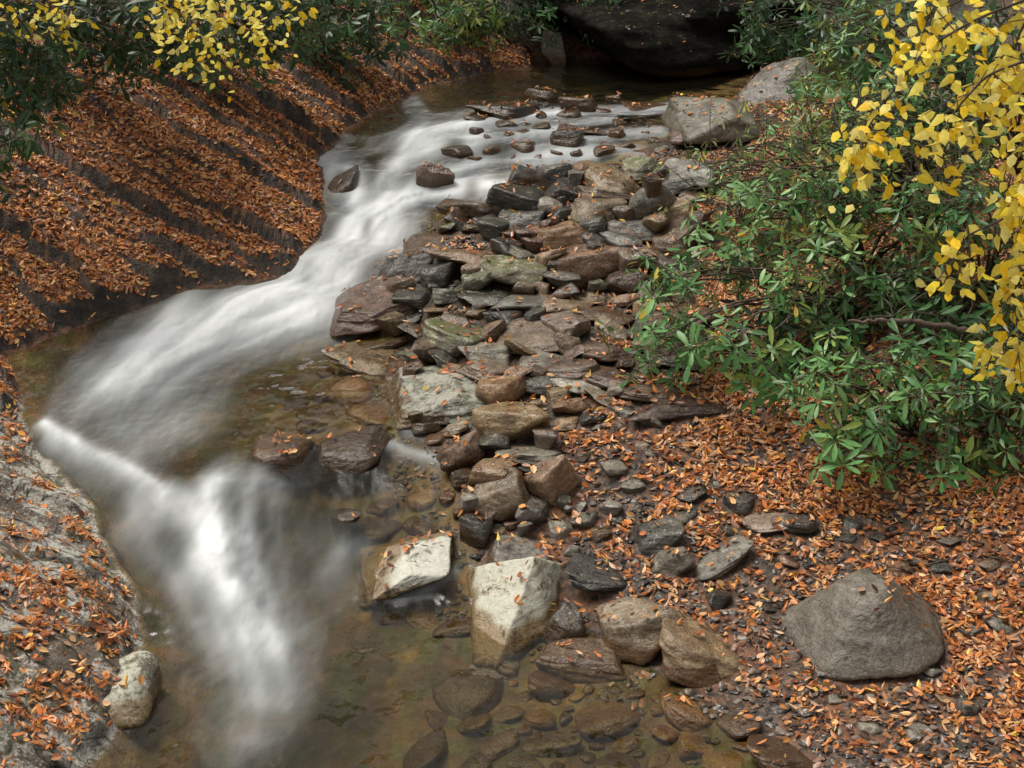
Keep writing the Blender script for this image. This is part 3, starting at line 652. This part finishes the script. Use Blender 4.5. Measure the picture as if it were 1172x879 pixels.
# ---------------------------------------------------------------- tubes
def tubes(paths,sides=5):
    Vs=[];Fs=[];off=0
    for P,R in paths:
        P=np.asarray(P,float); n=len(P); R=np.asarray(R,float)*np.ones(n)
        T=norm(np.gradient(P,axis=0)); up=np.array([.3,.2,1.]) ; A=norm(np.cross(T,up)); B=np.cross(T,A)
        an=np.arange(sides)/sides*2*np.pi
        V=P[:,None]+R[:,None,None]*(np.cos(an)[None,:,None]*A[:,None]+np.sin(an)[None,:,None]*B[:,None])
        Vs.append(V.reshape(-1,3))
        i=np.arange(n-1)[:,None]*sides+np.arange(sides)[None]; j=np.arange(n-1)[:,None]*sides+(np.arange(sides)[None]+1)%sides
        Fs.append(np.stack([i,j,j+sides,i+sides],-1).reshape(-1,4)+off); off+=n*sides
    return np.concatenate(Vs),np.concatenate(Fs)
def curve(a,b,sag=0,n=8,wob=.03,r=rng):
    a=np.array(a,float);b=np.array(b,float); t=np.linspace(0,1,n)[:,None]
    P=a+(b-a)*t; P[:,2]+=sag*4*(t*(1-t))[:,0]
    P[1:-1]+=r.normal(0,wob,(n-2,3)); return P
# ---------------------------------------------------------------- shrubs
RHO=[leaf_r(.10,.135,.075,.03,.18),leaf_r(.11,.145,.08,.03,.38),leaf_r(.09,.12,.06,.025,.05)]
def shrub(label,u,v,yd,ru,rv,ry,n,L=.15,pal=((.035,.11,.04),),seed=0,group=None,nl=(6,10),elev=(-.45,.5),yel=.01,base=None,name='rhododendron_shrub',spread=.13):
    r=np.random.default_rng(seed); c=at_y(u,v,yd); dep=proj(*c)[2]; rx=ru*dep/F; rz=rv*dep/F/cp
    nc=max(3,n//8)
    d=norm(r.normal(size=(nc,3))); rad=r.uniform(.3,1.15,(nc,1))**.5; cc=c+d*rad*np.array([rx,ry,rz])
    if base is None: base=np.array([c[0]+rx*.15,c[1]+ry*.4,0])
    base=np.array([base[0],base[1],float(terr(base[0],base[1]))-.03])
    paths=[]
    gz=terr(cc[:,0],cc[:,1])+.08; cc[:,2]=np.maximum(cc[:,2],gz)
    for q in cc:
        m=base+(q-base)*.55+np.array([0,0,.22*np.linalg.norm(q-base)])
        t=np.linspace(0,1,9)[:,None]; P=(1-t)**2*base+2*t*(1-t)*m+t*t*q; P[1:-1]+=r.normal(0,.014,(7,3))
        paths.append((P,np.linspace(.014,.005,9)))
    pos=cc[np.arange(n)%nc]+r.normal(0,spread,(n,3))*np.array([1,1,.8]); pos[:,2]=np.maximum(pos[:,2],terr(pos[:,0],pos[:,1])+.07)
    for i in range(n):
        paths.append((curve(cc[i%nc],pos[i],.02,4,.004,r),np.linspace(.004,.0025,4)))
    ax=norm((pos-c)/np.array([rx,ry,rz])*.45+np.array([0,-.25,.75])+r.normal(0,.4,(n,3)))
    Vs=[];Fs=[];Cs=[];off=0; P_=[];FR=[];SC=[];CO=[]
    pal=np.array(pal); ctint=r.integers(0,len(pal),nc)
    for ii,(p,a) in enumerate(zip(pos,ax)):
        t=norm(np.cross(a,[.3,.9,.1])); b=np.cross(a,t); m=r.integers(*nl); ph=r.uniform(0,6.28)
        tint=pal[ctint[ii%nc] if r.random()<.6 else r.integers(len(pal))]*r.uniform(.65,1.2)
        e0=r.uniform(*elev); sc0=L*r.uniform(.6,1.2)
        j=np.arange(m); an=ph+j*2.4+r.normal(0,.25,m); e=e0+r.normal(0,.22,m)+.5*(j>=7)
        Xd=(np.cos(e)*np.cos(an))[:,None]*t+(np.cos(e)*np.sin(an))[:,None]*b+np.sin(e)[:,None]*a
        Xd=norm(norm(Xd)+np.array([0,0,-.18])); Yd=norm(np.cross(a,Xd)+r.normal(0,.2,(m,3))); Zd=np.cross(Xd,Yd)
        P_.append(p+Xd*.012-a*.006*j[:,None]); FR.append(np.stack([Xd,Yd,Zd],1)); SC.append(sc0*r.uniform(.6,1.1,m)*np.where(j>=7,.65,1))
        cl=tint*r.uniform(.7,1.25,(m,1)); cl[r.random(m)<yel]=(.6,.45,.06); CO.append(cl)
    P_=np.concatenate(P_);FR=np.concatenate(FR);SC=np.concatenate(SC);CO=np.concatenate(CO); kid=r.integers(0,3,len(P_))
    for s in range(3):
        mk_=kid==s; T,Tf=RHO[s]
        V,Fc,c3=inst(T,Tf,P_[mk_],FR[mk_],SC[mk_],CO[mk_]); Vs.append(V);Fs.append(Fc+off);Cs.append(c3);off+=len(V)
    e=empty(name,tuple(base),label,'shrub',group)
    mesh_np('foliage',np.concatenate(Vs)-base,np.concatenate(Fs),MR,e,attrs={'col':np.concatenate(Cs)})
    V,Fq=tubes(paths,4); mesh_np('branches',V-base,Fq,MB,e)
DK=((.024,.060,.022),(.038,.09,.030),(.06,.13,.04)); OL=((.15,.22,.045),(.20,.27,.05),(.27,.31,.07))
BG=((.12,.30,.09),(.17,.38,.12),(.26,.47,.17),(.07,.19,.055),(.24,.34,.07))
gr='rhododendron shrubs on the right bank'
shrub('broad green shrub whose leafy tips reach left over the rock pile',855,368,8.7,132,76,.45,150,.132,BG,1,gr,yel=.02,base=(2.4,9.3),spread=.14,nl=(6,11))
shrub('low glossy green shrub drooping to the leafy ground in front',1030,472,7.75,142,68,.35,155,.126,BG,2,gr,yel=.015,base=(2.5,8.1),spread=.13,nl=(6,11))
shrub('green shrub cut by the right edge below the yellow leaves',1150,470,7.9,70,70,.35,100,.13,BG+DK[1:],22,gr,base=(3.2,8.3),spread=.13,nl=(6,10))
shrub('bright green shrub in the middle of the right thicket',960,270,9.3,145,78,.5,190,.124,BG,3,gr,yel=.01,base=(2.6,10.0),spread=.15,nl=(6,11))
shrub('dark green shrub behind the yellow leaves at the right edge',1110,330,8.7,110,110,.5,200,.13,DK[1:]+BG[3:4],4,gr,base=(3.2,9.2))
shrub('shadowed shrub filling the gap under the right thicket',970,385,9.1,160,70,.4,110,.12,DK,5,gr,base=(2.9,9.5))
shrub('thin olive shrub with small sparse leaves above the boulders',885,205,10.9,95,58,.5,240,.08,OL+BG[:2],6,gr,yel=.06,base=(2.8,11.2),name='olive_shrub',spread=.24,nl=(5,9))
shrub('olive small-leaved shrub under the yellow tree at the right',1045,180,9.6,115,90,.5,320,.085,OL+BG,7,gr,yel=.05,base=(3.2,10.2),name='olive_shrub',spread=.24)
shrub('dark shrub at the upper right behind the yellow tree',1100,100,10.6,130,95,.6,260,.13,DK+BG[3:4],8,gr,base=(4.2,11.2))
shrub('leafy green shrub over the big pale far boulder',1010,60,13.0,115,52,.7,290,.13,DK+BG[3:]+OL[:1],9,gr,base=(4.6,14))
shrub('dark shrub leaning over the right shore of the far pool',925,20,16.4,100,42,.8,290,.15,DK+BG[3:4],10,gr,base=(4.8,17))
shrub('green shrub on the slope behind the olive shrub',1000,138,11.6,95,45,.6,220,.125,BG+OL[:1],16,gr,base=(4.0,12))
gt='dark rhododendrons along the top of the scene'
shrub('dark shrub hanging over the huge dark far boulder',745,-2,17.6,170,26,.4,280,.15,DK,11,gt,base=(2.5,20))
shrub('green shrub on the far bank left of the huge dark boulder',560,6,17.6,72,40,.7,220,.15,DK+BG[3:4],12,gt,base=(-.4,18.6))
shrub('light green shrub above the far leafy bank',490,12,17.0,80,32,.6,220,.14,BG+OL,13,gt,base=(-1.4,18.2))
shrub('dark shrub at the top of the leafy slope beside the light green shrub',390,10,15.0,90,46,.7,260,.15,DK+BG[3:4],14,gt,base=(-2.6,16.2))
shrub('dark shrub behind the hanging yellow leaves at the upper left',255,12,13.4,110,52,.7,280,.15,DK,15,gt,base=(-3.6,14.4))
shrub('black-green shrub at the top of the left slope',130,22,12.0,110,50,.6,300,.14,DK,17,gt,base=(-4.6,12.8))
shrub('dark drooping shrub in the upper left corner',12,62,10.6,58,62,.4,180,.14,DK,18,gt,base=(-4.9,11.3),elev=(-.9,0))
shrub('dark leafy sprig reaching down at the left edge',5,175,10.0,34,32,.25,40,.13,DK,19,gt,base=(-4.6,10.4),elev=(-.9,0))
for i,(x_,y_) in enumerate([(-4.5,19.5),(-1.5,20.5),(1,21),(4,21.5)]):
    zz=float(terr(x_,y_))+.9; u_,v_,_=proj(x_,y_,zz)
    shrub('tall dark evergreen shrub on the wooded slope beyond the far pool',u_,v_,y_,110,110,1.2,200,.24,DK,40+i,'evergreens on the wooded slope')
# ---------------------------------------------------------------- yellow trees
YL=[leaf_t(.27,.22,.03,.15),leaf_t(.3,.2,.05,.35)]
def ytree(label,foot,top,limbs,yd,L,dens,seed,group=None,jit=.05):
    r=np.random.default_rng(seed); fz=float(terr(foot[0],foot[1])); foot=np.array([foot[0],foot[1],fz-.05]); top=np.array(top,float)
    e=empty('yellow_leaved_tree',tuple(foot),label,'tree',group)
    tp=curve(foot,top,0,14,.03,r); V,Fq=tubes([(tp,np.linspace(.11,.04,14))],10); mesh_np('trunk',V-foot,Fq,MB,e)
    paths=[];pts=[];dirs=[]
    for pl in limbs:
        dy=r.uniform(-.3,.3); Q=np.array([at_y(u,v,yd+dy+.1*k) for k,(u,v) in enumerate(pl)])
        st=tp[int(r.integers(8,13))]; lead=curve(st,Q[0],.15,8,.03,r)
        paths.append((lead,np.linspace(.022,.008,8)))
        t=np.linspace(0,len(Q)-1,10*len(Q)); S=np.stack([np.interp(t,range(len(Q)),Q[:,a]) for a in range(3)],1)
        for _ in range(6): S[1:-1]=(S[:-2]+S[1:-1]+S[2:])/3
        paths.append((S,np.linspace(.007,.003,len(S))))
        ln=np.linalg.norm(np.diff(S,axis=0),axis=1).sum(); m=int(ln*dens)
        cs=r.integers(1,len(S)-1,max(2,m//6))
        for k in range(m):
            i=cs[r.integers(len(cs))]; p=S[i]; o_=r.normal(0,jit,3)+np.array([0,0,-.02])
            if r.random()<.35: paths.append((np.array([p,p+o_*.5+[0,0,.01],p+o_]),np.array([.003,.0022,.0015])))
            pts.append(p+o_); dirs.append(norm(np.array([r.normal(0,.7),r.normal(0,.5)-.15,-.6])))
    V,Fq=tubes(paths,5); mesh_np('limbs',V-foot,Fq,MB,e)
    pts=np.array(pts);dirs=np.array(dirs); n=len(pts)
    side=norm(np.cross(dirs,norm(np.array([0,-1,.9])+r.normal(0,.5,(n,3))))); fr=np.stack([dirs,side,np.cross(dirs,side)],1)
    pal=np.array([(1.0,.80,.06),(1.0,.87,.16),(1.0,.68,.03),(1.0,.89,.28),(.93,.78,.12)]); cols=pal[r.integers(0,5,n)]*r.uniform(.92,1.0,(n,1))
    k=r.integers(0,2,n); Vs=[];Fs=[];Cs=[];off=0
    for s in (0,1):
        mk_=k==s; V,Fc,c3=inst(*YL[s],pts[mk_],fr[mk_],r.uniform(.6,1.1,mk_.sum())*L,cols[mk_]); Vs.append(V);Fs.append(Fc+off);Cs.append(c3);off+=len(V)
    mesh_np('foliage',np.concatenate(Vs)-foot,np.concatenate(Fs),MY,e,attrs={'col':np.concatenate(Cs)})
ytree('tree with bright yellow leaves hanging in at the upper right',(3.4,6.6),(3.0,6.6,4.6),
 [[(1200,-10),(1120,20),(1060,55),(1025,100),(990,150),(992,205)],[(1200,60),(1130,85),(1090,130),(1078,185)],[(1210,120),(1165,170),(1150,230)],
  [(1210,200),(1150,250),(1105,270),(1080,325)],[(1210,280),(1165,320),(1145,380),(1125,435)],[(1160,-30),(1080,10),(1025,35)],
  [(1210,340),(1172,390),(1155,430)],[(1210,230),(1180,290),(1160,340)],[(1200,20),(1150,60),(1120,110)],[(1200,-20),(1165,40),(1155,100),(1165,150)],[(1215,150),(1185,220),(1165,270)]],
 6.0,.079,128,1,jit=.066)
ytree('tree with sparse yellow leaves hanging in at the upper left',(-5.6,11.0),(-5.0,11.2,5.4),
 [[(170,-40),(200,5),(230,55),(255,92)],[(255,-35),(280,15),(300,38)],[(175,-20),(198,30),(212,70)],[(10,-30),(45,5),(88,22)],[(340,-30),(315,20),(305,55)],[(210,-30),(250,20),(270,70)],[(-30,0),(10,12),(30,30)],[(230,-30),(255,10),(240,40)]],
 10.4,.078,90,2,jit=.085)
# fallen branches
def branch(label,pts,rad,seed,y=None):
    Q=[]
    for p in pts:
        Q.append(at_y(p[0],p[1],p[2]) if len(p)==3 else march(p[0],p[1],terr,.02))
    Q=np.array(Q); t=np.linspace(0,len(Q)-1,8*len(Q)); S=np.stack([np.interp(t,range(len(Q)),Q[:,a]) for a in range(3)],1)
    for _ in range(4): S[1:-1]=(S[:-2]+S[1:-1]+S[2:])/3
    r=np.random.default_rng(seed); S[1:-1]+=r.normal(0,rad*.25,S[1:-1].shape)
    V,Fq=tubes([(S,np.linspace(rad,rad*.35,len(S)))],7); b=S[0].copy(); o=mesh_np('fallen_branch',V-b,Fq,MB,loc=tuple(b)); tag(o,label,'branch')
branch('dark bare branch lying across the shadow of the right thicket',[(1150,395,8.3),(1090,375,8.25),(1030,366,8.2),(970,368,8.15)],.03,1)
branch('thin dead twig on the leaves left of the front shrub',[(905,566),(870,560),(835,566)],.008,2)
branch('pale twig lying beside the large right boulder',[(1085,640),(1040,652),(1010,648)],.007,3)
# ---------------------------------------------------------------- light
wd=bpy.data.worlds.new('World'); bpy.context.scene.world=wd; wd.use_nodes=True; t=wd.node_tree; bg=t.nodes['Background']
sky=t.nodes.new('ShaderNodeTexSky'); sky.sky_type='NISHITA'; sky.sun_disc=False
sd=Vector((-.42,.18,1.0)).normalized()
sky.sun_elevation=math.asin(sd.z); sky.sun_rotation=math.atan2(sd.x,sd.y); sky.dust_density=3; sky.air_density=1.0
hs_=t.nodes.new('ShaderNodeHueSaturation'); hs_.inputs['Saturation'].default_value=.12
mx=t.nodes.new('ShaderNodeMix'); mx.data_type='RGBA'; mx.blend_type='MULTIPLY'; mx.inputs[0].default_value=1; mx.inputs[7].default_value=(1,.965,.91,1)
t.links.new(sky.outputs[0],hs_.inputs['Color']); t.links.new(hs_.outputs[0],mx.inputs[6]); t.links.new(mx.outputs[2],bg.inputs[0]); bg.inputs[1].default_value=.125
sl=bpy.data.lights.new('sun','SUN'); sl.energy=3.1; sl.angle=math.radians(28); sl.color=(1,.94,.84); so=bpy.data.objects.new('sun',sl); C.objects.link(so)
so.rotation_euler=sd.to_track_quat('Z','Y').to_euler(); so.location=(0,0,12)
sc=bpy.context.scene; sc.view_settings.view_transform='Standard'; sc.view_settings.look='None'; sc.view_settings.exposure=0
